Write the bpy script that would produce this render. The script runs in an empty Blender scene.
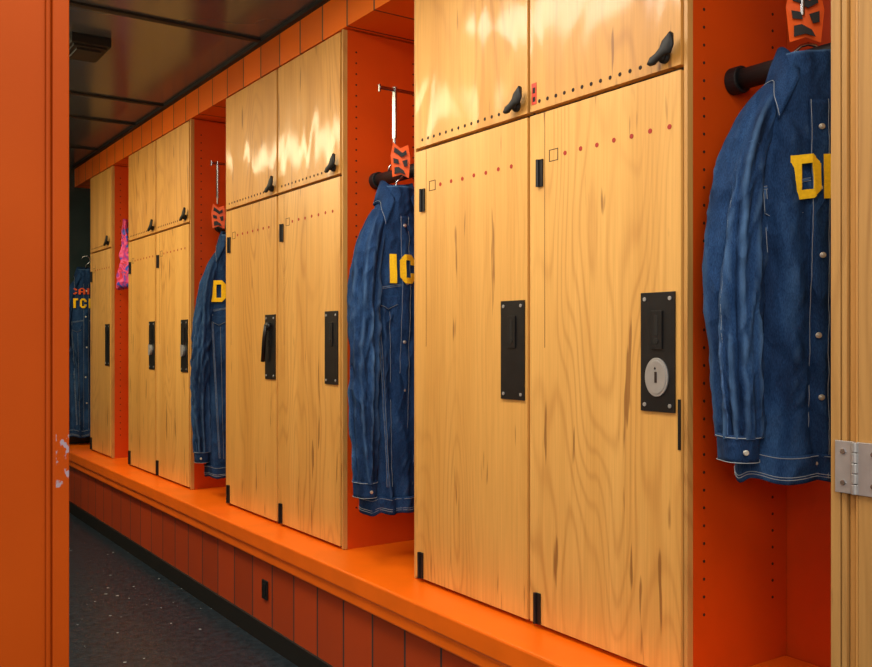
import bpy, bmesh, math, random
from mathutils import Vector, Matrix, noise
random.seed(7)
C = bpy.context.scene.collection
S = bpy.context.scene
S.view_settings.view_transform = 'Standard'

# ---------------------------------------------------------------- dimensions
DX = 1.289          # cabinet body front plane (door faces stand 18 mm proud)
BACK = 1.565        # back wall of the bays
EYE = 0.96
BENCH = EYE - 0.612
DIV = EYE + 0.488
TOP = EYE + 0.9136
CEIL = EYE + 1.036
FAR = 5.69

# ---------------------------------------------------------------- materials
def new_mat(name):
    m = bpy.data.materials.new(name); m.use_nodes = True
    nt = m.node_tree
    return m, nt, nt.nodes['Principled BSDF']
def N(nt, t, **kw):
    n = nt.nodes.new(t)
    for k, v in kw.items(): setattr(n, k, v)
    return n
def L(nt, a, b): nt.links.new(a, b)
def srgb(r, g, b):
    f = lambda c: (c/255/12.92) if c/255 <= .04045 else ((c/255+.055)/1.055)**2.4
    return (f(r), f(g), f(b), 1)
def ramp(nt, stops):
    r = N(nt, 'ShaderNodeValToRGB')
    el = r.color_ramp.elements
    while len(el) < len(stops): el.new(.5)
    for e, (p, c) in zip(el, stops): e.position = p; e.color = c
    return r
def math_n(nt, op, a=None, b=None, va=None, vb=None):
    n = N(nt, 'ShaderNodeMath', operation=op)
    if a is not None: L(nt, a, n.inputs[0])
    elif va is not None: n.inputs[0].default_value = va
    if b is not None: L(nt, b, n.inputs[1])
    elif vb is not None: n.inputs[1].default_value = vb
    return n.outputs[0]
def mix(nt, fac, a, b, blend='MIX'):
    n = N(nt, 'ShaderNodeMix', data_type='RGBA', blend_type=blend)
    if isinstance(fac, (int, float)): n.inputs[0].default_value = fac
    else: L(nt, fac, n.inputs[0])
    for i, v in ((6, a), (7, b)):
        if isinstance(v, tuple): n.inputs[i].default_value = v
        else: L(nt, v, n.inputs[i])
    return n.outputs[2]

def plain(name, col, rough=.5, metal=0, var=.08, scale=30, bump=0.0, coat=0):
    m, nt, b = new_mat(name)
    tc = N(nt, 'ShaderNodeTexCoord')
    no = N(nt, 'ShaderNodeTexNoise'); no.inputs['Scale'].default_value = scale
    no.inputs['Detail'].default_value = 4
    L(nt, tc.outputs['Object'], no.inputs['Vector'])
    lo = tuple(c*(1-var) for c in col[:3])+(1,); hi = tuple(min(1, c*(1+var)) for c in col[:3])+(1,)
    r = ramp(nt, [(.35, lo), (.65, hi)])
    L(nt, no.outputs['Fac'], r.inputs[0]); L(nt, r.outputs[0], b.inputs['Base Color'])
    b.inputs['Roughness'].default_value = rough
    b.inputs['Metallic'].default_value = metal
    b.inputs['Coat Weight'].default_value = coat
    if bump:
        bp = N(nt, 'ShaderNodeBump'); bp.inputs['Strength'].default_value = bump
        bp.inputs['Distance'].default_value = .002
        L(nt, no.outputs['Fac'], bp.inputs['Height']); L(nt, bp.outputs[0], b.inputs['Normal'])
    return m

def wood(name, light, dark, streak, rough=.3, wav=.0, coat=.3, ringf=34, wsc=(9, 4), crough=.07, gmax=.46):
    m, nt, b = new_mat(name)
    tc = N(nt, 'ShaderNodeTexCoord'); oi = N(nt, 'ShaderNodeObjectInfo')
    off = N(nt, 'ShaderNodeVectorMath', operation='SCALE')
    cv = N(nt, 'ShaderNodeCombineXYZ')
    for i in range(3): L(nt, oi.outputs['Random'], cv.inputs[i])
    L(nt, cv.outputs[0], off.inputs[0]); off.inputs['Scale'].default_value = 37.0
    add = N(nt, 'ShaderNodeVectorMath', operation='ADD')
    L(nt, tc.outputs['Object'], add.inputs[0]); L(nt, off.outputs[0], add.inputs[1])
    def mapped(sy, sz):
        mp = N(nt, 'ShaderNodeMapping'); mp.inputs['Scale'].default_value = (sy, sy, sz)
        L(nt, add.outputs[0], mp.inputs[0]); return mp.outputs[0]
    n1 = N(nt, 'ShaderNodeTexNoise'); n1.inputs['Scale'].default_value = 1; n1.inputs['Detail'].default_value = 2.4
    n1.inputs['Roughness'].default_value = .38
    L(nt, mapped(3.8, .75), n1.inputs['Vector'])
    rg = math_n(nt, 'SINE', math_n(nt, 'MULTIPLY', n1.outputs['Fac'], vb=ringf*6.0))
    rg = math_n(nt, 'ADD', math_n(nt, 'MULTIPLY', rg, vb=.5), vb=.5)
    rg = math_n(nt, 'POWER', rg, vb=3.5)
    na = N(nt, 'ShaderNodeTexNoise'); na.inputs['Scale'].default_value = 1; na.inputs['Detail'].default_value = 1
    L(nt, mapped(5, 1.1), na.inputs['Vector'])
    ar = ramp(nt, [(.36, (.05, .05, .05, 1)), (.72, (gmax, gmax, gmax, 1))]); L(nt, na.outputs['Fac'], ar.inputs[0])
    nf = N(nt, 'ShaderNodeTexNoise'); nf.inputs['Scale'].default_value = 1; nf.inputs['Detail'].default_value = 5
    L(nt, mapped(190, 5), nf.inputs['Vector'])
    nb = N(nt, 'ShaderNodeTexNoise'); nb.inputs['Scale'].default_value = 1; nb.inputs['Detail'].default_value = 3
    L(nt, mapped(10, .45), nb.inputs['Vector'])
    base = mix(nt, math_n(nt, 'MULTIPLY', rg, b=ar.outputs[0]), light, dark)
    fr = ramp(nt, [(.3, (0.90, .87, .82, 1)), (.7, (1.05, 1.05, 1.05, 1))]); L(nt, nf.outputs['Fac'], fr.inputs[0])
    base = mix(nt, .9, base, fr.outputs[0], 'MULTIPLY')
    br = ramp(nt, [(.35, (.89, .82, .71, 1)), (.62, (1.05, 1.05, 1.05, 1))]); L(nt, nb.outputs['Fac'], br.inputs[0])
    base = mix(nt, .85, base, br.outputs[0], 'MULTIPLY')
    tint = mix(nt, oi.outputs['Random'], (.93, .88, .78, 1), (1.03, 1.03, 1.03, 1))
    base = mix(nt, 1.0, base, tint, 'MULTIPLY')
    ns = N(nt, 'ShaderNodeTexNoise'); ns.inputs['Scale'].default_value = 1; ns.inputs['Detail'].default_value = 2
    L(nt, mapped(40, 4.2), ns.inputs['Vector'])
    sr = ramp(nt, [(.67, (0, 0, 0, 1)), (.72, (1, 1, 1, 1))]); L(nt, ns.outputs['Fac'], sr.inputs[0])
    base = mix(nt, math_n(nt, 'MULTIPLY', sr.outputs[0], vb=.72), base, streak)
    L(nt, base, b.inputs['Base Color'])
    b.inputs['Roughness'].default_value = rough
    b.inputs['Coat Weight'].default_value = coat; b.inputs['Coat Roughness'].default_value = crough
    if wav:
        nw = N(nt, 'ShaderNodeTexNoise'); nw.inputs['Scale'].default_value = 1; nw.inputs['Detail'].default_value = .3
        nw.inputs['Distortion'].default_value = .8
        L(nt, mapped(*wsc), nw.inputs['Vector'])
        bp = N(nt, 'ShaderNodeBump'); bp.inputs['Strength'].default_value = wav; bp.inputs['Distance'].default_value = .01
        L(nt, nw.outputs['Fac'], bp.inputs['Height']); L(nt, bp.outputs[0], b.inputs['Coat Normal'])
        if wav < .2: L(nt, bp.outputs[0], b.inputs['Normal'])
    return m

WOOD = wood('door_wood', srgb(232, 179, 99), srgb(180, 118, 54), srgb(128, 76, 32), rough=.34, coat=.22, wav=.06, ringf=34, crough=.15)
WOODG = wood('door_wood_gloss', srgb(224, 168, 87), srgb(178, 116, 52), srgb(128, 76, 32), rough=.5, wav=.75, coat=.40, ringf=22, wsc=(8, 4), crough=.12)
WEDGE = wood('wood_edge', srgb(206, 156, 88), srgb(168, 114, 58), srgb(120, 75, 30), rough=.45, coat=0)
WPALE = wood('pale_wood', srgb(196, 156, 98), srgb(156, 116, 66), srgb(120, 84, 46), rough=.5, coat=.0, gmax=.7)
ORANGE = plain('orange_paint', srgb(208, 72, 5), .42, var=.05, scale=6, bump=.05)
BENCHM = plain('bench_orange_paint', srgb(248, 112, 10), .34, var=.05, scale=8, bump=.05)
BLACK = plain('black_metal', srgb(26, 26, 28), .38, metal=.3, var=.2)
HOLE = plain('dark_hole', srgb(40, 20, 12), .8)
REDDOT = plain('red_brown_plug', srgb(170, 36, 14), .6)
REDST = plain('red_sticker', srgb(206, 60, 34), .5)
CHROME = plain('chrome', srgb(168, 168, 172), .22, metal=1, var=.05)
SATIN = plain('satin_nickel', srgb(182, 182, 182), .4, metal=.65, var=.08)
BLACKRUB = plain('black_rubber', srgb(12, 12, 14), .6)
GAP = plain('seam_line', srgb(110, 62, 24), .7)
TAGO = plain('tag_orange', srgb(250, 96, 4), .5)
YELLOW = plain('yellow_felt', srgb(250, 196, 12), .9, scale=200, bump=.1)
ORFELT = plain('orange_felt', srgb(230, 90, 36), .9, scale=200)
STITCH = plain('stitching', srgb(146, 156, 166), .8)
BUTTON = plain('brass_button', srgb(206, 204, 194), .35, metal=.7)
WALLP = plain('pale_wall_paint', srgb(200, 192, 180), .7, var=.04)
DARKW = plain('dark_end_wall', srgb(44, 58, 60), .25, var=.2, scale=3)

def tile_mat(name, col, pitch, grout):
    m, nt, b = new_mat(name)
    tc = N(nt, 'ShaderNodeTexCoord'); sp = N(nt, 'ShaderNodeSeparateXYZ'); L(nt, tc.outputs['Object'], sp.inputs[0])
    f = math_n(nt, 'FRACT', math_n(nt, 'DIVIDE', sp.outputs[1], vb=pitch))
    j = math_n(nt, 'LESS_THAN', f, vb=.05)
    fl = math_n(nt, 'FLOOR', math_n(nt, 'DIVIDE', sp.outputs[1], vb=pitch))
    wn = N(nt, 'ShaderNodeTexWhiteNoise', noise_dimensions='1D'); L(nt, fl, wn.inputs['W'])
    r = ramp(nt, [(0, tuple(c*.85 for c in col[:3])+(1,)), (1, tuple(min(1, c*1.1) for c in col[:3])+(1,))])
    L(nt, wn.outputs['Value'], r.inputs[0])
    L(nt, mix(nt, j, r.outputs[0], grout), b.inputs['Base Color'])
    b.inputs['Roughness'].default_value = .3
    bp = N(nt, 'ShaderNodeBump'); bp.inputs['Strength'].default_value = .6; bp.inputs['Distance'].default_value = .003
    bp.invert = True
    L(nt, j, bp.inputs['Height']); L(nt, bp.outputs[0], b.inputs['Normal'])
    return m
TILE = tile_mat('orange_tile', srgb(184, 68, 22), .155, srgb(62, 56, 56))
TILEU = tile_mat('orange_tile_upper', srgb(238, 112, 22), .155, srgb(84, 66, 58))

def floor_mat():
    m, nt, b = new_mat('speckled_floor')
    tc = N(nt, 'ShaderNodeTexCoord')
    v = N(nt, 'ShaderNodeTexVoronoi'); v.inputs['Scale'].default_value = 34
    L(nt, tc.outputs['Object'], v.inputs['Vector'])
    wn = N(nt, 'ShaderNodeSeparateColor'); L(nt, v.outputs['Color'], wn.inputs[0])
    sz = math_n(nt, 'MULTIPLY', math_n(nt, 'POWER', wn.outputs[0], vb=6), vb=.20)
    sp = math_n(nt, 'LESS_THAN', v.outputs['Distance'], b=sz)
    n = N(nt, 'ShaderNodeTexNoise'); n.inputs['Scale'].default_value = 40; n.inputs['Detail'].default_value = 6
    L(nt, tc.outputs['Object'], n.inputs['Vector'])
    r = ramp(nt, [(.3, srgb(20, 29, 38)), (.7, srgb(42, 54, 66))]); L(nt, n.outputs['Fac'], r.inputs[0])
    L(nt, mix(nt, sp, r.outputs[0], srgb(150, 162, 172)), b.inputs['Base Color'])
    b.inputs['Roughness'].default_value = .34
    b.inputs['Specular IOR Level'].default_value = .3
    bp = N(nt, 'ShaderNodeBump'); bp.inputs['Strength'].default_value = .25; bp.inputs['Distance'].default_value = .003
    n2 = N(nt, 'ShaderNodeTexNoise'); n2.inputs['Scale'].default_value = 60
    L(nt, tc.outputs['Object'], n2.inputs['Vector'])
    L(nt, n2.outputs['Fac'], bp.inputs['Height']); L(nt, bp.outputs[0], b.inputs['Normal'])
    return m
FLOORM = floor_mat()
CEILM = plain('dark_gloss_ceiling', srgb(68, 74, 84), .20, var=.08, scale=1.5, bump=.04, coat=.0)

def post_mat():
    m, nt, b = new_mat('chipped_orange_paint')
    tc = N(nt, 'ShaderNodeTexCoord'); sp = N(nt, 'ShaderNodeSeparateXYZ'); L(nt, tc.outputs['Object'], sp.inputs[0])
    mp = N(nt, 'ShaderNodeMapping'); mp.inputs['Scale'].default_value = (1, 1, .6); L(nt, tc.outputs['Object'], mp.inputs[0])
    n = N(nt, 'ShaderNodeTexNoise'); n.inputs['Scale'].default_value = 130; n.inputs['Detail'].default_value = 4
    L(nt, mp.outputs[0], n.inputs['Vector'])
    t = ramp(nt, [(.55, (0, 0, 0, 1)), (.60, (1, 1, 1, 1))]); L(nt, n.outputs['Fac'], t.inputs[0])
    z = sp.outputs[2]
    band = math_n(nt, 'MULTIPLY', math_n(nt, 'GREATER_THAN', z, vb=.80), math_n(nt, 'LESS_THAN', z, vb=.868))
    band = math_n(nt, 'MULTIPLY', band, math_n(nt, 'GREATER_THAN', sp.outputs[0], vb=.217))
    fac = math_n(nt, 'MULTIPLY', math_n(nt, 'MULTIPLY', t.outputs[0], band), vb=.7)
    n2 = N(nt, 'ShaderNodeTexNoise'); n2.inputs['Scale'].default_value = 3; L(nt, tc.outputs['Object'], n2.inputs['Vector'])
    r = ramp(nt, [(.3, srgb(172, 68, 8)), (.7, srgb(188, 80, 14))]); L(nt, n2.outputs['Fac'], r.inputs[0])
    L(nt, mix(nt, fac, r.outputs[0], srgb(155, 168, 190)), b.inputs['Base Color'])
    b.inputs['Roughness'].default_value = .5
    b.inputs['Specular IOR Level'].default_value = .12
    return m
POST = post_mat()

def denim_mat(name, wear_and_creases):
    m, nt, b = new_mat(name)
    tc = N(nt, 'ShaderNodeTexCoord')
    mp0 = N(nt, 'ShaderNodeMapping'); mp0.inputs['Scale'].default_value = (1, 1, .25); L(nt, tc.outputs['Object'], mp0.inputs[0])
    n = N(nt, 'ShaderNodeTexNoise'); n.inputs['Scale'].default_value = 20; n.inputs['Detail'].default_value = 4
    L(nt, mp0.outputs[0], n.inputs['Vector'])
    r = ramp(nt, [(.32, srgb(22, 43, 76)), (.55, srgb(33, 62, 103)), (.80, srgb(56, 90, 134))])
    L(nt, n.outputs['Fac'], r.inputs[0])
    mp = N(nt, 'ShaderNodeMapping'); mp.inputs['Scale'].default_value = (900, 900, 180); mp.inputs['Rotation'].default_value = (0, .5, 0)
    L(nt, tc.outputs['Object'], mp.inputs[0])
    n2 = N(nt, 'ShaderNodeTexNoise'); n2.inputs['Scale'].default_value = 1; n2.inputs['Detail'].default_value = 2
    L(nt, mp.outputs[0], n2.inputs['Vector'])
    r2 = ramp(nt, [(.32, (.58, .63, .70, 1)), (.68, (1.42, 1.40, 1.36, 1))]); L(nt, n2.outputs['Fac'], r2.inputs[0])
    col = mix(nt, .9, r.outputs[0], r2.outputs[0], 'MULTIPLY')
    if wear_and_creases:
        g = N(nt, 'ShaderNodeNewGeometry')
        pr = ramp(nt, [(.52, (0, 0, 0, 1)), (.60, (1, 1, 1, 1))]); L(nt, g.outputs['Pointiness'], pr.inputs[0])
        col = mix(nt, math_n(nt, 'MULTIPLY', pr.outputs[0], vb=.55), col, srgb(94, 130, 172))
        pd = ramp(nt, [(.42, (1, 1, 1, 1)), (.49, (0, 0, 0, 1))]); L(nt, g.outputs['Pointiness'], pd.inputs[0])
        col = mix(nt, math_n(nt, 'MULTIPLY', pd.outputs[0], vb=.75), col, srgb(8, 18, 38))  # concave creases blended to dark blue; raised edges above are faded wear
    L(nt, col, b.inputs['Base Color'])
    b.inputs['Roughness'].default_value = .85
    b.inputs['Specular IOR Level'].default_value = .14
    mpc = N(nt, 'ShaderNodeMapping'); mpc.inputs['Scale'].default_value = (1, 1, .5); mpc.inputs['Rotation'].default_value = (.2, .45, 0)
    L(nt, tc.outputs['Object'], mpc.inputs[0])
    n3 = N(nt, 'ShaderNodeTexNoise'); n3.inputs['Scale'].default_value = 22; n3.inputs['Detail'].default_value = 1.5
    L(nt, mpc.outputs[0], n3.inputs['Vector'])
    rdg = math_n(nt, 'ABSOLUTE', math_n(nt, 'SUBTRACT', n3.outputs['Fac'], vb=.5))
    hsum = math_n(nt, 'ADD', math_n(nt, 'MULTIPLY', rdg, vb=-11.0), math_n(nt, 'MULTIPLY', n2.outputs['Fac'], vb=.35))
    bp = N(nt, 'ShaderNodeBump'); bp.inputs['Strength'].default_value = .8; bp.inputs['Distance'].default_value = .003
    L(nt, hsum, bp.inputs['Height']); L(nt, bp.outputs[0], b.inputs['Normal'])
    return m
DENIM = denim_mat('blue_denim', True)
DENIMP = denim_mat('blue_denim_trim', False)
SEAMD = plain('faded_denim_seam', srgb(60, 92, 136), .9, var=.4, scale=110)

# ---------------------------------------------------------------- helpers
def obj(name, bm, mats, parent=None, loc=(0, 0, 0), smooth=False, bevel=0):
    me = bpy.data.meshes.new(name)
    bmesh.ops.recalc_face_normals(bm, faces=bm.faces)
    bm.to_mesh(me); bm.free()
    for m in (mats if isinstance(mats, (list, tuple)) else [mats]): me.materials.append(m)
    if smooth:
        for p in me.polygons: p.use_smooth = True
    o = bpy.data.objects.new(name, me); C.objects.link(o)
    o.location = loc
    if parent: o.parent = parent
    if bevel:
        md = o.modifiers.new('bev', 'BEVEL'); md.width = bevel; md.segments = 2; md.limit_method = 'ANGLE'
    return o
def empty(name, loc, label, cat, rot=0, group=None):
    e = bpy.data.objects.new(name, None); C.objects.link(e); e.location = loc
    e.rotation_euler = (0, 0, rot); e.empty_display_size = .05
    e['label'] = label; e['category'] = cat
    if group: e['group'] = group
    return e
def bx(bm, x0, x1, y0, y1, z0, z1, mi=0):
    vs = [bm.verts.new((x, y, z)) for x in (x0, x1) for y in (y0, y1) for z in (z0, z1)]
    for q in ((0, 1, 3, 2), (4, 6, 7, 5), (0, 4, 5, 1), (2, 3, 7, 6), (0, 2, 6, 4), (1, 5, 7, 3)):
        f = bm.faces.new([vs[i] for i in q]); f.material_index = mi
def disc(bm, c, r, axis='x', mi=0, seg=12, h=.001, sy=1, sz=1):
    rings = []
    for s in (-h/2, h/2):
        ring = []
        for i in range(seg):
            a = 2*math.pi*i/seg; p, q = math.cos(a)*r*sy, math.sin(a)*r*sz
            v = {'x': (s, p, q), 'y': (p, s, q), 'z': (p, q, s)}[axis]
            ring.append(bm.verts.new((c[0]+v[0], c[1]+v[1], c[2]+v[2])))
        rings.append(ring)
    for i in range(seg):
        j = (i+1) % seg
        f = bm.faces.new([rings[0][i], rings[0][j], rings[1][j], rings[1][i]]); f.material_index = mi
    for rr in rings:
        f = bm.faces.new(rr); f.material_index = mi
def tube(bm, pts, r, seg=8, mi=0, close=False):
    pts = [Vector(p) for p in pts]; rings = []; n = len(pts); up = Vector((.13, .31, .94))
    for i, p in enumerate(pts):
        t = (pts[min(i+1, n-1)]-pts[max(i-1, 0)]).normalized()
        a = t.cross(up)
        if a.length < .05: a = t.cross(Vector((1, 0, 0)))
        a.normalize(); b2 = t.cross(a)
        rings.append([bm.verts.new(p+(a*math.cos(2*math.pi*k/seg)+b2*math.sin(2*math.pi*k/seg))*r) for k in range(seg)])
    for i in range(n-1):
        for k in range(seg):
            l = (k+1) % seg
            f = bm.faces.new([rings[i][k], rings[i][l], rings[i+1][l], rings[i+1][k]]); f.material_index = mi
    bm.faces.new(rings[0]); bm.faces.new(rings[-1])
def grid(bm, rows, closed=False, mi=0):
    V = [[bm.verts.new(p) for p in r] for r in rows]
    for i in range(len(V)-1):
        m = len(V[i])
        for k in range(m if closed else m-1):
            l = (k+1) % m
            f = bm.faces.new([V[i][k], V[i][l], V[i+1][l], V[i+1][k]]); f.material_index = mi
    return V
def struct(name, x0, x1, y0, y1, z0, z1, mat, bevel=0):
    bm = bmesh.new(); bx(bm, x0, x1, y0, y1, z0, z1)
    o = obj(name, bm, mat, bevel=bevel); o['kind'] = 'structure'; return o

# ---------------------------------------------------------------- room
FX = 1.271
struct('floor', -1.6, BACK+.1, -1.6, FAR+.1, -.05, 0, FLOORM)
struct('ceiling', -1.6, BACK+.1, -1.6, FAR+.1, CEIL, CEIL+.05, CEILM)
struct('wall_right', BACK, BACK+.1, -1.6, FAR, 0, CEIL, ORANGE)
struct('wall_far', -1.6, BACK+.1, FAR, FAR+.1, 0, CEIL, DARKW)
struct('wall_back', -1.6, BACK+.1, -1.7, -1.6, 0, CEIL, WALLP)
struct('wall_side', -1.7, -1.6, -1.6, FAR, 0, CEIL, WALLP)
struct('wall_left', -1.6, .200, 1.10, FAR, 0, CEIL, WALLP)
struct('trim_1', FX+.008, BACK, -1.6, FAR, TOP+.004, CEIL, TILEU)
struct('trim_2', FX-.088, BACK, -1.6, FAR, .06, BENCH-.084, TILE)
struct('baseboard_right', FX-.096, BACK, -1.6, FAR, 0, .06, BLACKRUB)
for i, y in enumerate((1.9, 2.92, 3.97, 4.39, 5.08)):
    struct('trim_%d' % (i+4), .2, FX-.001, y-.013, y+.013, CEIL-.007, CEIL, BLACKRUB)
struct('trim_10', FX-.010, FX+.008, 1.2, FAR, CEIL-.012, CEIL, BLACKRUB)

bm = bmesh.new(); bx(bm, -1.6, .2115, 1.062, 1.10, 0, CEIL)
o = obj('wall_partition', bm, POST); o['kind'] = 'structure'
bm = bmesh.new(); bx(bm, .2135, .231, 1.052, 1.11, 0, CEIL)
bx(bm, .2080, .2135, 1.058, 1.10, 0, CEIL)
o = obj('trim_11', bm, POST, bevel=.0015); o['kind'] = 'structure'

bm = bmesh.new()
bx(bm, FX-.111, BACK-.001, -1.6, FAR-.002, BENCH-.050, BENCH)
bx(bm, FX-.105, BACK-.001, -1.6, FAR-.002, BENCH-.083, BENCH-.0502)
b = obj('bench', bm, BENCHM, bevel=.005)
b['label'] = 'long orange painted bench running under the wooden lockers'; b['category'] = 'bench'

Y = 1694.8/(258+185)*.93-.87
bm = bmesh.new(); bx(bm, FX-.094, FX-.0885, Y-.02, Y+.02, .14, .20)
bx(bm, FX-.096, FX-.094, Y-.012, Y+.012, .15, .19)
o = obj('outlet_cover', bm, BLACK, bevel=.001)
o['label'] = 'small dark outlet plate on the tiled base under the bench'; o['category'] = 'outlet'

e = empty('ceiling_vent', (.775, 3.30, CEIL), 'small square black air diffuser fixed to the dark ceiling', 'vent')
bm = bmesh.new(); bx(bm, -.065, .065, -.10, .10, -.030, 0)
obj('frame', bm, BLACKRUB, e, bevel=.003)
bm = bmesh.new()
for i in range(2):
    s = 1-.25*i
    bx(bm, -.055*s, .055*s, -.085*s, .085*s, -.037-.007*i, -.030-.007*i)
obj('louvre', bm, BLACKRUB, e, bevel=.001)

# ---------------------------------------------------------------- lockers
def add_plate(door, y, z, kind, w=.080, h=.218):
    bm = bmesh.new()
    bx(bm, -.004, 0, y-w/2, y+w/2, z-h/2, z+h/2)
    for a in (-1, 1):
        for c in (-1, 1):
            disc(bm, (-.0048, y+a*(w/2-.010), z+c*(h/2-.012)), .0038, mi=1, h=.002)
    bx(bm, -.007, -.004, y-.013, y+.013, z+.005, z+.075)
    bx(bm, -.0076, -.007, y-.004, y+.004, z+.03, z+.066, 2)
    disc(bm, (-.0076, y, z+.02), .005, mi=2, h=.0012)
    obj('lock_plate', bm, [BLACK, SATIN, BLACKRUB], door, (-.018, 0, 0), bevel=.0008)
    if kind == 'dial':
        bm = bmesh.new()
        disc(bm, (-.0055, y, z-.046), .029, h=.003, seg=40, sy=.94, sz=1.22)
        disc(bm, (-.0072, y, z-.046), .025, h=.0015, seg=40, sy=.94, sz=1.22)
        bx(bm, -.0092, -.0078, y-.0025, y+.0025, z-.056, z-.036, 1)
        disc(bm, (-.0082, y+.002, z-.030), .0022, h=.001, mi=1)
        obj('coin_dial', bm, [SATIN, HOLE], door, (-.018, 0, 0), bevel=.0008)['label'] = 'oval satin metal dial'
    elif kind == 'knob':
        bm = bmesh.new()
        disc(bm, (-.009, y, z-.02), .018, h=.010, seg=20, sz=1.3)
        bx(bm, -.018, -.014, y-.005, y+.005, z-.045, z+.005)
        obj('knob', bm, SATIN, door, (-.018, 0, 0), bevel=.001)['label'] = 'satin metal turning knob'
    elif kind == 'lever':
        bm = bmesh.new()
        disc(bm, (-.010, y, z+.07), .014, h=.016, seg=16)
        tube(bm, [(-.018, y, z+.075), (-.020, y+.010, z+.03), (-.018, y+.026, z-.05)], .007)
        obj('lever', bm, BLACK, door, (-.018, 0, 0), smooth=True)['label'] = 'black lever on the lock plate'

def door(parent, py, y0, y1, z0, z1, upper, kind='plain', dl=0.0, dr=0.0):
    w = y1-y0; h = z1-z0
    bm = bmesh.new()
    bx(bm, -.018, 0, .0030+dr, w-.0030-dl, .002, h-.003)
    if upper:
        n = int((w-.10)/.026)
        for i in range(n):
            disc(bm, (-.0182, w-.035-i*.026, .020), .0042, mi=1, h=.0012, seg=10)
    else:
        for i in range(7):
            disc(bm, (-.0182, w-.115-i*.046, h-.100+(.001*(i % 2))), .0048, mi=2, h=.0012, seg=10)
        yc, zc = w-.080, h-.098
        for (a, b_, c, d) in ((-.014, .014, .011, .0125), (-.014, .014, -.0125, -.011), (-.014, -.0120, -.011, .011), (.0120, .014, -.011, .011)):
            bx(bm, -.0185, -.018, yc+a, yc+b_, zc+c, zc+d, 1)
        bx(bm, -.0183, -.018, w-.0530, w-.0515, h-.50, h-.004, 3)
    mats = [WOODG if upper else WOOD, HOLE, REDDOT, GAP]
    d = obj('upper_door' if upper else 'lower_door', bm, mats, parent, (0, y0-py, z0-BENCH), bevel=.0012)
    if upper:
        yc, zc = .034, .027
        bm = bmesh.new()
        disc(bm, (-.021, yc+.004, zc-.004), .011, h=.008, seg=20)
        disc(bm, (-.027, yc+.004, zc-.004), .008, h=.010, seg=16)
        prof = [(.034, -.016, .004), (.024, -.011, .010), (.010, -.004, .008), (-.004, .004, .010), (-.014, .010, .017), (-.024, .022, .013), (-.028, .036, .004)]
        rows = []
        for (yy, zz, r) in prof:
            rows.append([(-.034+math.cos(a)*.005, yc+yy*.85+math.sin(a)*r*.6, zc+zz*.85+math.sin(a)*r*.8) for a in [2*math.pi*k/12 for k in range(12)]])
        V = grid(bm, rows, closed=True); bm.faces.new(V[0]); bm.faces.new(V[-1])
        obj('latch_handle', bm, BLACKRUB, d, smooth=True)
        if kind == 'dial':
            bm = bmesh.new(); bx(bm, -.0188, -.018, w-.026, w-.010, .016, .062)
            bx(bm, -.0192, -.0188, w-.022, w-.014, .022, .032, 1)
            bx(bm, -.0192, -.0188, w-.022, w-.014, .040, .052, 1)
            obj('red_sticker', bm, [REDST, HOLE], d)
    else:
        add_plate(d, .054 if kind == 'dial' else .052, EYE-.02-z0, kind)
        for (zz, hh) in ((h-.13, .058), (.035, .066)):
            bm = bmesh.new()
            yy = w-.040 if zz > .5 else w-.032
            bx(bm, -.022, -.018, yy-.008, yy+.008, zz-hh/2, zz+hh/2)
            tube(bm, [(-.023, yy+.006, zz-hh/2), (-.023, yy+.006, zz+hh/2)], .004)
            obj('hinge', bm, BLACK, d, bevel=.0005)
        if kind == 'dial':
            bm = bmesh.new(); bx(bm, -.020, -.018, .002, .008, .41, .50)
            obj('edge_catch', bm, BLACK, d)
    return d

def cabinet(y0, y1, divs, kinds, label):
    e = empty('locker_cabinet', (DX, (y0+y1)/2, BENCH), label, 'locker', group='row of wooden lockers')
    py = (y0+y1)/2; hw = (y1-y0)/2; H = TOP-BENCH
    bm = bmesh.new()
    bx(bm, .001, BACK-DX-.002, -hw, hw, .0005, H, 0)
    bx(bm, .0004, .001, -hw+.010, hw-.010, .003, H-.003, 1)  # dark sheet over the orange body, stands in for shade in the door gaps
    for sgn in (-1, 1):
        for xx in (.030, .230):
            z = .12
            while z < H-.05:
                disc(bm, (xx, sgn*(hw+.0003), z), .0028, axis='y', mi=1, h=.0012, seg=8)
                z += .032
    obj('cabinet_body', bm, [ORANGE, HOLE], e)
    for sgn in (-1, 1):
        bm = bmesh.new(); a, b_ = sorted((sgn*hw, sgn*(hw-.008)))
        bx(bm, -.014, .0005, a, b_, .002, H-.001)
        obj('edge_strip', bm, WEDGE, e)
    ys = [y0+.009]+divs+[y1-.009]
    nd = len(ys)-1
    g = .0015 if y0 < 1.5 else .004
    for i in range(nd):
        dl = g if i < nd-1 else 0; dr = g if i > 0 else 0
        door(e, py, ys[i], ys[i+1], BENCH+.008, DIV-.002, False, kinds[i], dl, dr)
        door(e, py, ys[i], ys[i+1], DIV+.002, TOP-.004, True, kinds[i], dl, dr)
    return e
cabinet(1.0755, 1.9634, [1.504], ['dial', 'plain'], 'double pale wood locker, one door with round metal dial lock')
cabinet(2.346, 3.263, [2.794], ['plain', 'lever'], 'double wood locker with a lever on one black lock plate')
cabinet(3.65, 4.545, [4.10], ['knob', 'knob'], 'double wood locker with silver knobs on both lock plates')
cabinet(4.855, 5.292, [], ['plain'], 'single narrow wood locker beside the last open bay')

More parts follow.
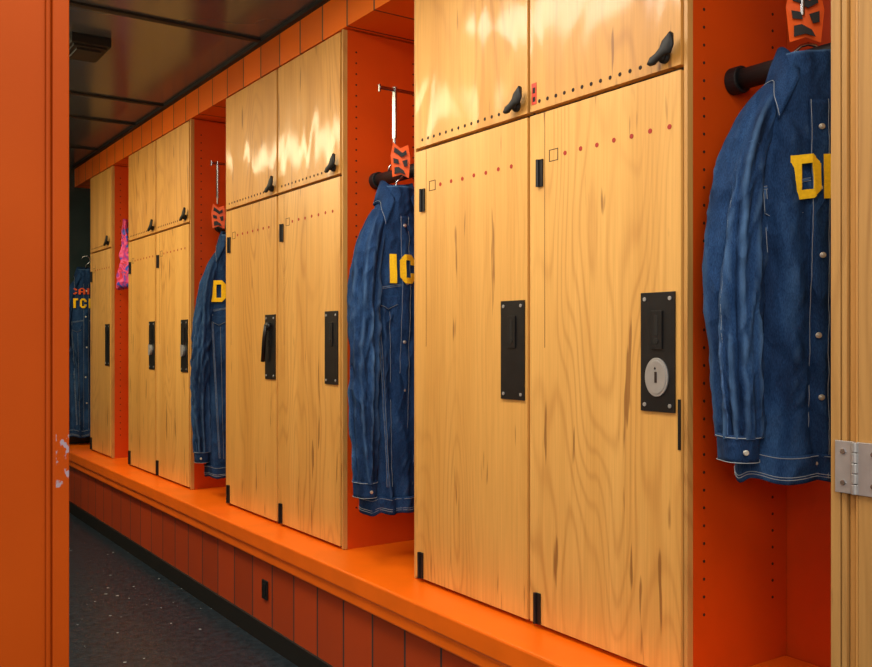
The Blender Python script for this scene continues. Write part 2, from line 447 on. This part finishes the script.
e = empty('wood_cupboard', (1.146, .72, 0), 'projecting pale wood cupboard with framed door and silver hinge', 'cupboard')
bm = bmesh.new(); bx(bm, .02, BACK-1.146-.002, -1.3, 0, BENCH+.001, CEIL-.125)
obj('cupboard_body', bm, WPALE, e)
bm = bmesh.new(); bx(bm, 0, .02, -.0135, 0, BENCH+.001, CEIL-.125)
bx(bm, .004, .02, -.0155, -.0135, BENCH+.001, CEIL-.125)
bx(bm, .001, .02, -.0225, -.0155, BENCH+.001, CEIL-.125)
obj('frame_stile', bm, WPALE, e, bevel=.0015)
bm = bmesh.new(); bx(bm, .006, .02, -.0395, -.0245, BENCH+.001, CEIL-.125)
bx(bm, .012, .02, -.0245, -.0225, BENCH+.001, CEIL-.125)
bx(bm, -.002, .02, -.0405, -.0375, BENCH+.001, CEIL-.125)
obj('door_jamb', bm, WEDGE, e, bevel=.001)
bm = bmesh.new(); bx(bm, -.004, .018, -.50, -.0415, BENCH+.01, CEIL-.13)
dd = obj('cupboard_door', bm, WPALE, e, bevel=.002)
bm = bmesh.new()
hz0, hz1 = EYE-.204, EYE-.134
bx(bm, -.006, -.003, -.038, -.010, hz0, hz1)
bx(bm, -.008, -.0045, -.085, -.042, hz0, hz1)
for k in range(5):
    z0 = hz0+k*(hz1-hz0)/5
    tube(bm, [(-.009, -.040, z0+.0006), (-.009, -.040, z0+(hz1-hz0)/5-.0006)], .0040, seg=14)
for z in (hz0+.014, hz1-.014):
    disc(bm, (-.0066, -.022, z), .0038, h=.0025, seg=14, mi=1)
    disc(bm, (-.0090, -.066, z), .0038, h=.0025, seg=14, mi=1)
obj('hinge', bm, [SATIN, CHROME], e, bevel=.0006)['label'] = 'silver butt hinge with screws'

# ---------------------------------------------------------------- bays
bays = {'near': (.72, 1.0755), 'mid': (1.9634, 2.346), 'third': (3.263, 3.65), 'fourth': (4.545, 4.855), 'last': (5.292, FAR)}
RZ = EYE+.478
for k, (a, b_) in bays.items():
    e = empty('garment_rod', (1.398 if k != 'mid' else 1.385, (a+b_)/2, RZ), 'thick black garment rod with round end flanges across an open bay', 'rod', group='garment rods in the bays')
    hw = (b_-a)/2-.0008
    bm = bmesh.new(); tube(bm, [(0, -hw+.004, 0), (0, hw-.004, 0)], .019, seg=20)
    obj('rod', bm, BLACKRUB, e, smooth=True)
    for s in (-1, 1):
        bm = bmesh.new(); disc(bm, (0, s*(hw-.012), 0), .025, axis='y', h=.024, seg=24)
        obj('flange', bm, BLACKRUB, e, bevel=.002)

def tag_and_bar(yc, xc, tx, ty, tz=.50, rot=-30, sc=1.0):
    e = empty('hanging_bar', (BACK, yc, EYE+.70), 'slim chrome bar projecting from the bay wall with a hanging strap', 'hook', group='chrome bars in the bays')
    bm = bmesh.new(); tube(bm, [(-.001, 0, 0), (-.13, 0, 0), (1.285-BACK, 0, 0)], .005, seg=12)
    disc(bm, (-.004, 0, 0), .018, h=.007, seg=20)
    bx(bm, 1.283-BACK, 1.287-BACK, -.004, .004, -.012, .008)
    obj('bar', bm, CHROME, e, bevel=.0004)
    bm = bmesh.new()
    x = xc-BACK
    bx(bm, x-.003, x+.003, -.008, .008, -.135, .008)
    tube(bm, [(x, 0, -.13), (x, 0, -.160)], .004)
    obj('strap', bm, CHROME, e, bevel=.0006)
    t = empty('orange_tag', (tx, ty, EYE+tz), 'orange angular hanging tag with black markings above a denim jacket', 'tag', rot=math.radians(rot), group='orange tags')
    t.scale = (sc, 1, 1)
    bm = bmesh.new()
    pts = [(-.024, -.048), (.002, -.040), (.026, -.050), (.031, .004), (.024, .042), (.000, .032), (-.022, .048), (-.030, .012)]
    vs = [[bm.verts.new((a, yy+.004*math.sin(a*90), b_)) for (a, b_) in pts] for yy in (-.001, .001)]
    bm.faces.new(vs[0]); bm.faces.new(vs[1])
    for i in range(len(pts)):
        j = (i+1) % len(pts); bm.faces.new([vs[0][i], vs[0][j], vs[1][j], vs[1][i]])
    obj('tag_card', bm, TAGO, t)
    bm = bmesh.new()
    def poly(ps):
        a = [bm.verts.new((p[0], -.0070, p[1])) for p in ps]; b2 = [bm.verts.new((p[0], -.0058, p[1])) for p in ps]
        bm.faces.new(a); bm.faces.new(b2)
        for i in range(len(ps)):
            j = (i+1) % len(ps); bm.faces.new([a[i], a[j], b2[j], b2[i]])
    poly([(-.018, .034), (-.008, .028), (.006, .018), (.018, .026), (.020, .014), (.004, .006), (-.010, .016), (-.020, .020)])
    poly([(-.022, .004), (-.006, .000), (-.004, -.012), (-.020, -.010)])
    poly([(.006, -.004), (.022, .000), (.022, -.018), (.012, -.020)])
    poly([(-.018, -.022), (-.006, -.020), (.010, -.030), (.016, -.042), (.000, -.036), (-.018, -.040)])
    obj('tag_print', bm, BLACKRUB, t)

# ---------------------------------------------------------------- denim jackets
PROF = [(0, .104, .036), (.06, .106, .040), (.3, .106, .046), (.55, .110, .051), (.68, .112, .055), (.78, .100, .053), (.86, .084, .050), (.93, .066, .047), (.98, .054, .044), (1.0, .050, .042)]
def prof(v):
    v = max(0, min(1, v))
    for (a, b_) in zip(PROF, PROF[1:]):
        if v <= b_[0]:
            t = (v-a[0])/(b_[0]-a[0])
            return a[1]+(b_[1]-a[1])*t, a[2]+(b_[2]-a[2])*t
    return PROF[-1][1:]
NP = 2.3
def ridged(p): return .5-2*abs(noise.noise(p))

def glyph(ch, u, v):
    """blocky varsity letters, u,v in 0..1"""
    def cham(u, v, c, corners):
        for (cu, cv) in corners:
            if abs(u-cu)/c + abs(v-cv)/(c*.75) < 1: return False
        return True
    if ch == 'D': return cham(u, v, .28, [(1, 0), (1, 1)]) and not (.34 < u < .68 and .2 < v < .8)
    if ch == 'O': return cham(u, v, .28, [(0, 0), (0, 1), (1, 0), (1, 1)]) and not (.33 < u < .67 and .2 < v < .8)
    if ch == 'C': return cham(u, v, .28, [(0, 0), (0, 1), (1, 0), (1, 1)]) and not (u > .33 and .2 < v < .8 and (u < .67 or .36 < v < .64))
    if ch == 'I': return (.1 < u < .9)
    if ch == 'T': return v > .8 or .33 < u < .67
    if ch == 'N': return u < .3 or u > .7 or abs((1-v)-u) < .2
    if ch == 'A': return cham(u, v, .34, [(0, 1), (1, 1)]) and not (.33 < u < .67 and (v < .3 or .48 < v < .8))
    return False
GW = {'I': .42}

def make_jacket(loc, rot, Lz, text, seed, label, text2=None, ws=1.0, cx=0.0, gw=.05, gh=.07, tz=-.21, gap=.010, t2z=-.06, gw2=.034, gh2=.038, sf=1.0):
    e = empty('denim_jacket', loc, label, 'jacket', rot=rot, group='denim jackets hanging in the bays')
    e.scale = (ws, ws, 1)
    def fold(x, z, side, fine=1.0):
        v = 1+z/Lz; fade = max(0, min(1, (1-v)*2.2))
        wx = x+.010*noise.noise(Vector((x*6, z*4, seed)))
        f = .005*noise.noise(Vector((x*10+seed*3, side*2.0, z*2)))
        f += .026*ridged(Vector((wx*14+seed+z*.7, side*5.0, z*.9)))*fade
        f += fine*.0060*ridged(Vector((wx*20+seed*2+z*9, side*3.0, z*8)))
        f += fine*.0024*ridged(Vector((wx*44-z*16, side*3.0+seed, z*20)))
        return f
    def front(x, z, off=0.0, fine=1.0):
        a, b_ = prof(1+z/Lz); t = min(.999, abs(x)/a)
        s = math.sqrt(max(0, 1-t**NP))
        return Vector((x, -(b_*(s**(2/NP))) - s*fold(x, z, 1, fine)-off, z))
    def ring(v, off=0.0, n=160):
        a, b_ = prof(v); z = -Lz*(1-v); out = []
        for i in range(n):
            ph = 2*math.pi*i/n; c, s = math.cos(ph), math.sin(ph)
            x = a*math.copysign(abs(c)**(2/NP), c); y = b_*math.copysign(abs(s)**(2/NP), s)
            d = fold(x, z, 1 if s < 0 else -1)*abs(s)
            y += math.copysign(d, s) if abs(s) > 1e-6 else 0
            dz = .012*noise.noise(Vector((x*20, s*2, seed)))*max(0, 1-v*6)
            out.append(Vector((x+off*c, y+off*s, z+dz)))
        return out
    bm = bmesh.new(); grid(bm, [ring(i/170) for i in range(171)], closed=True)
    o = obj('jacket_body', bm, DENIM, e, smooth=True)
    md = o.modifiers.new('s', 'SOLIDIFY'); md.thickness = .003; md.offset = -1
    wb = .046/Lz
    bm = bmesh.new(); grid(bm, [ring(-.006+wb*i/8, .004) for i in range(9)], closed=True)
    o = obj('waistband', bm, DENIMP, e, smooth=True)
    md = o.modifiers.new('s', 'SOLIDIFY'); md.thickness = .004; md.offset = 1
    st = bmesh.new()
    def stitch(pts, r=.0005): tube(st, pts, r, seg=5)
    sm = bmesh.new()
    def seam(pts, r=.0020): tube(sm, pts, r, seg=6)
    for vv in (.004, .010, wb-.012): stitch(ring(max(0, vv), .0087, 80), .0007)
    zs = [-.085-(Lz-.089)*i/90 for i in range(91)]
    bm = bmesh.new()
    grid(bm, [[front(x, z, .003 + (.002 if abs(x) < .0145 else 0)) for x in (-.015, -.014, -.007, 0, .007, .014, .015)] for z in zs])
    o = obj('button_placket', bm, DENIMP, e, smooth=True)
    md = o.modifiers.new('s', 'SOLIDIFY'); md.thickness = .002
    for x in (-.013, .013): stitch([front(x, z, .0068) for z in zs])
    zy = -Lz*.31
    hwid = .100
    seam([front(-hwid+2*hwid*i/90, zy-.0025-.006*math.cos(i/90*6.28), -.0008) for i in range(91)])
    for dz in (0, -.005):
        stitch([front(-hwid+2*hwid*i/90, zy+dz-.006*math.cos(i/90*6.28), .0010) for i in range(91)])
    for s in (-1, 1):
        seam([front(s*(.0785-.03*i/140), zy-.01-(Lz*.67-.06)*i/140, -.0008) for i in range(141)])
        for dx in (0, .005):
            stitch([front(s*(.076+dx-.03*i/140), zy-.01-(Lz*.67-.06)*i/140, .0012) for i in range(141)])
        stitch([front(s*(.045-.012*i/140), zy-.07-(Lz*.67-.12)*i/140, .0012) for i in range(141)])
        bm = bmesh.new(); rows = []
        for j in range(7):
            row = []
            for i in range(17):
                x = .024+.054*i/16; dip = (.026+.014*(1-abs(i/8-1)))*j/6
                row.append(front(s*x, zy-.026-dip, .003))
            rows.append(row)
        grid(bm, rows)
        o = obj('pocket_flap', bm, DENIMP, e, smooth=True)
        md = o.modifiers.new('s', 'SOLIDIFY'); md.thickness = .002
        stitch([p+Vector((0, -.002, .002)) for p in rows[-1]])
    nb = 6
    for i in range(nb):
        z = -.12-(Lz-.14)*i/(nb-1)-.010*math.sin(i*2.1+seed)
        bm = bmesh.new(); p = front(.003*math.sin(i*3+seed), z, .007)
        disc(bm, p, .0048, axis='y', h=.003, seg=20); disc(bm, p+Vector((0, -.002, 0)), .0028, axis='y', h=.002, seg=16)
        obj('button', bm, BUTTON, e, bevel=.0008)
    bm = bmesh.new(); rows = [[], [], [], [], []]
    K = 60
    for i in range(K+1):
        t = i/K; op = .50
        ph = -math.pi/2+op+(2*math.pi-2*op)*t; c, s = math.cos(ph), math.sin(ph)
        fr = max(0, -s)**3
        w = .003*noise.noise(Vector((c*3, s*3, seed)))
        rows[0].append((c*.040, s*.036, -.036-.05*fr))
        rows[1].append((c*.043, s*.040, .002-.05*fr))
        rows[2].append((c*.047, s*.044, .018-.056*fr))
        rows[3].append((c*.058, s*.056-.002*fr, -.012-.052*fr))
        ed = max(0, 1-min(t, 1-t)*8)
        rows[4].append((c*.068+math.copysign(.028, c)*ed+w, s*.064-.008*fr, -.048-.032*fr-.046*ed+w))
    grid(bm, rows)
    o = obj('collar', bm, DENIMP, e, smooth=True)
    md = o.modifiers.new('s', 'SOLIDIFY'); md.thickness = .003
    stitch([Vector(p)+Vector((0, -.003, .005)) for p in rows[4]])
    k = Lz/.74
    for s in (-1, 1):
        P = [(.050, .002, -.060*k, .022, .036), (.068, -.004, -.092*k, .028, .042), (.085, -.012, -.135*k, .033, .048), (.102, -.020, -.20*k, .036, .052), (.113, -.030, -.30*k, .036, .050),
             (.121, -.044, -.42*k, .034, .046), (.122, -.052, -.54*k, .031, .043), (.119, -.052, -.62*k, .029, .041), (.118, -.050, -.668*k, .027, .039)]
        P = [(p[0], p[1]*sf, p[2], p[3], p[4]) for p in P]
        def smp(t):
            t = max(0, min(.99999, t))*(len(P)-1); i = int(t); f = t-i
            p0, p1, p2, p3 = P[max(i-1, 0)], P[i], P[i+1], P[min(i+2, len(P)-1)]
            return [0.5*(2*p1[q]+(p2[q]-p0[q])*f+(2*p0[q]-5*p1[q]+4*p2[q]-p3[q])*f*f+(3*p1[q]-p0[q]-3*p2[q]+p3[q])*f**3) for q in range(5)]
        def sring(t, off=0.0, n=72):
            q = smp(t); q2 = smp(min(t+.02, 1)); q0 = smp(max(t-.02, 0))
            tg = Vector((q2[0]-q0[0], q2[1]-q0[1], q2[2]-q0[2])).normalized()
            yv = Vector((0, 1, 0)); bn = tg.cross(yv).normalized()*-1; out = []
            for i in range(n):
                a = 2*math.pi*i/n; ca, sa = math.cos(a), math.sin(a)
                am = min(1, t*3)
                z = q[2]
                f = am*(.004*noise.noise(Vector((ca*1.2+seed, sa*1.2+s*4, z*4)))
                        + .015*ridged(Vector((ca*1.5+seed+z*.8, sa*1.5+seed*2, z*2.0)))
                        + .0090*ridged(Vector((ca*1.2+z*5, sa*1.2+seed, z*12-ca*1.8)))*(.25+.75*math.exp(-((t-.55)/.18)**2))
                        + .0026*ridged(Vector((ca*2-z*10, sa*2+seed, z*22+ca*2.5))))
                p = Vector(q[:3])+bn*ca*(q[3]+f+off)+yv*sa*(q[4]+f+off)
                out.append(Vector((p.x*s, p.y, p.z)))
            return out
        bm = bmesh.new(); grid(bm, [sring(i/200) for i in range(201)], closed=True)
        o = obj('sleeve', bm, DENIM, e, smooth=True)
        md = o.modifiers.new('s', 'SOLIDIFY'); md.thickness = .003; md.offset = 0
        base = sring(1.0); ctr = sum(base, Vector())/len(base)
        cz = [Vector((ctr.x+math.cos(2*math.pi*i/56)*.030*(1+.06*math.sin(5*i/56*6.28)), ctr.y+math.sin(2*math.pi*i/56)*.040, ctr.z)) for i in range(56)]
        bm = bmesh.new()
        rows = [[ctr+(p-ctr)*(1.06-.012*j)+Vector((0, 0, .006-.009*j)) for p in cz] for j in range(6)]
        grid(bm, rows, closed=True)
        o = obj('cuff', bm, DENIMP, e, smooth=True)
        md = o.modifiers.new('s', 'SOLIDIFY'); md.thickness = .003
        for j in (0, 5): stitch([ctr+(p-ctr)*1.04*(1.06-.012*j)+Vector((0, 0, .002-.008*j)) for p in cz], .0007)
        stitch([sring(.16+.84*i/140, .0010)[45] for i in range(141)], .0005)
        seam([sring(.16+.84*i/140, -.0010)[44] for i in range(141)], .0024)
        ar = sring(.30, .0010); stitch(ar+[ar[0]])
        ar = sring(.31, -.0010); seam(ar+[ar[0]], .0022)
        bm = bmesh.new(); p = min(rows[3], key=lambda q: q.y); disc(bm, Vector(p)+Vector((0, -.004, 0)), .0045, axis='y', h=.003, seg=16)
        obj('button', bm, BUTTON, e, bevel=.001)
    obj('stitching', st, STITCH, e, smooth=True)
    obj('seam', sm, SEAMD, e, smooth=True)
    def letters(txt, x0, zc, w, hgt, mat, gp):
        """x0 = left edge of first letter; thin felt cells that drape over the front"""
        bm = bmesh.new(); x = x0
        for ch in txt:
            lw = w*GW.get(ch, 1.0)
            nu = max(8, int(lw/.0016)); nv = max(10, int(hgt/.0016)); vt = {}
            def V(i, j):
                if (i, j) not in vt:
                    px = max(-.098, min(.098, x+lw*i/nu)); pz = zc-hgt/2+hgt*j/nv
                    vt[(i, j)] = bm.verts.new(front(px, pz, .0130, .3))
                return vt[(i, j)]
            for i in range(nu):
                for j in range(nv):
                    if glyph(ch, (i+.5)/nu, (j+.5)/nv):
                        bm.faces.new([V(i, j), V(i+1, j), V(i+1, j+1), V(i, j+1)])
            x += lw+gp
        o = obj('lettering', bm, mat, e); o['label'] = 'block letters sewn across the chest'
        md = o.modifiers.new('s', 'SOLIDIFY'); md.thickness = .0015
    letters(text, cx, tz, gw, gh, YELLOW, gap)
    if text2: letters(text2, -.085, t2z, gw2, gh2, ORFELT, .008)
    h = empty('coat_hanger', loc, 'chrome coat hanger holding a denim jacket', 'hanger', rot=rot, group='coat hangers')
    bm = bmesh.new()
    tube(bm, [(-.060*ws, 0, -.11), (-.035*ws, 0, -.070), (0, 0, -.035), (.035*ws, 0, -.070), (.060*ws, 0, -.11)], .005, seg=8)
    obj('shoulder_wire', bm, CHROME, h, smooth=True)
    bm = bmesh.new()
    c = RZ-loc[2]
    hk = [(0, 0, -.035), (0, 0, max(0, c-.03))]
    hk += [(.024*math.sin(a), 0, c+.0-.024*math.cos(a)) for a in [math.pi*q/6 for q in range(1, 10)]]
    tube(bm, hk, .003, seg=8)
    obj('hook', bm, CHROME, h, smooth=True)
    return e

rd = math.radians
make_jacket((1.386, .912, EYE+.478), rd(-40), .705, 'DIC', 1.3, 'blue denim jacket with yellow chest letters hanging by the cupboard', ws=1.06, cx=-.043, gw=.042, gh=.072, tz=-.212, gap=.003, sf=.85)
make_jacket((1.352, 2.175, EYE+.43), rd(-7), .90, 'IC', 4.1, 'long blue denim jacket with yellow letters between two lockers', ws=.98, cx=-.052, gw=.054, gh=.080, tz=-.232, gap=.008)
make_jacket((1.375, 3.44, EYE+.42), rd(-26), .95, 'DIC', 7.7, 'dark blue denim jacket with yellow letter in an open bay', ws=1.0, cx=-.080, gw=.058, gh=.084, tz=-.225, sf=.35)
make_jacket((1.32, 5.59, EYE+.42), rd(-12), .98, 'TCI', 2.2, 'blue denim jacket with orange and yellow letters at the end wall', text2='CAID', ws=1.02, tz=-.20, cx=-.080, gw=.036, gh=.056, t2z=-.130, gw2=.036, gh2=.036, sf=.4)
make_jacket((1.44, 5.37, EYE+.38), rd(0), .94, 'IC', 9.2, 'plain dark denim jacket beside the last narrow locker', ws=.66)
tag_and_bar(.90, 1.352, 1.358, .900, .545, -45)
tag_and_bar(2.155, 1.334, 1.334, 2.125, .500, -32, .9)
tag_and_bar(3.44, 1.31, 1.305, 3.42, .490, -25, .9)

e = empty('pink_scarf', (1.310, 4.72, EYE+.62), 'slim crumpled magenta scarf with blue patches in an open bay', 'scarf', rot=rd(35))
m, nt, b = new_mat('scarf_cloth')
tc = N(nt, 'ShaderNodeTexCoord')
no = N(nt, 'ShaderNodeTexNoise'); no.inputs['Scale'].default_value = 15; no.inputs['Detail'].default_value = 1.5
no.inputs['Distortion'].default_value = 1.5
L(nt, tc.outputs['Object'], no.inputs['Vector'])
r = ramp(nt, [(.36, srgb(44, 84, 196)), (.44, srgb(206, 50, 130)), (.52, srgb(236, 96, 150)), (.58, srgb(214, 36, 56)), (.66, srgb(70, 90, 190))])
L(nt, no.outputs['Fac'], r.inputs[0]); L(nt, r.outputs[0], b.inputs['Base Color']); b.inputs['Roughness'].default_value = .75
bm = bmesh.new(); rows = []
for i in range(61):
    t = i/60; w = .006+.020*min(1, t*1.8)**.8+.030*t*t; row = []
    for j in range(48):
        a = 2*math.pi*j/48
        cr = 1+.5*noise.noise(Vector((math.cos(a)*2, math.sin(a)*2, t*9)))
        row.append((math.cos(a)*.018*cr, math.sin(a)*w*cr, -.34*t-.02*math.sin(a*1.5)*t))
    rows.append(row)
V = grid(bm, rows, closed=True); bm.faces.new(V[0]); bm.faces.new(V[-1])
obj('scarf_cloth', bm, m, e, smooth=True)
bm = bmesh.new(); tube(bm, [(0, 0, -.005), (.005, 0, -.03), (.045, -.03, -.09), (.072, -.050, -.118)], .003)
obj('hanging_loop', bm, CHROME, e, smooth=True)

# ---------------------------------------------------------------- lights
def lamp_panel(x0, x1, y0, y1, power, col=(1, .93, .80)):
    cx, cy = (x0+x1)/2, (y0+y1)/2
    e = empty('ceiling_light', (cx, cy, CEIL), 'slim rectangular recessed ceiling light panel', 'ceiling light')
    bm = bmesh.new()
    a, b_ = (x1-x0)/2, (y1-y0)/2
    for (p, q, r_, s_) in ((-a-.01, -a, -b_-.01, b_+.01), (a, a+.01, -b_-.01, b_+.01), (-a, a, -b_-.01, -b_), (-a, a, b_, b_+.01)):
        bx(bm, p, q, r_, s_, -.02, 0)
    obj('housing', bm, BLACK, e)
    ld = bpy.data.lights.new('lamp', 'AREA'); ld.shape = 'RECTANGLE'; ld.size = x1-x0; ld.size_y = y1-y0
    ld.energy = power; ld.color = col
    lo = bpy.data.objects.new('lamp', ld); C.objects.link(lo); lo.parent = e; lo.location = (0, 0, -.012)
lamp_panel(.20, .80, -.9, .7, 23)
lamp_panel(.50, .80, 1.2, 2.40, 18)
lamp_panel(.26, .56, 2.97, 5.0, 29, (1, .87, .56))
def area(loc, tgt, sz, power, col):
    ld = bpy.data.lights.new('fill', 'AREA'); ld.size = sz; ld.energy = power; ld.color = col
    lo = bpy.data.objects.new('fill_light', ld); C.objects.link(lo); lo.location = loc
    lo.rotation_euler = (Vector(tgt)-Vector(loc)).to_track_quat('-Z', 'Y').to_euler()
    lo['label'] = 'soft warm fill light added out of view'; lo['category'] = 'lamp'
area((-.8, -.9, 1.5), (1.2, 1.3, .6), 1.0, 25, (1, .97, .92))  # unseen fill added behind the camera to brighten the lockers, no fixture there

w = bpy.data.worlds.new('w'); S.world = w; w.use_nodes = True
w.node_tree.nodes['Background'].inputs[0].default_value = (1, .85, .7, 1)
w.node_tree.nodes['Background'].inputs[1].default_value = .2

# ---------------------------------------------------------------- camera
cd = bpy.data.cameras.new('cam'); cd.lens = 908/872*36; cd.sensor_width = 36
cd.clip_start = .02; cd.shift_y = 7.5/872
co = bpy.data.objects.new('cam', cd); C.objects.link(co)
th = math.atan(621/908)
co.location = (0, 0, EYE); co.rotation_euler = (math.pi/2, 0, -th)
S.camera = co
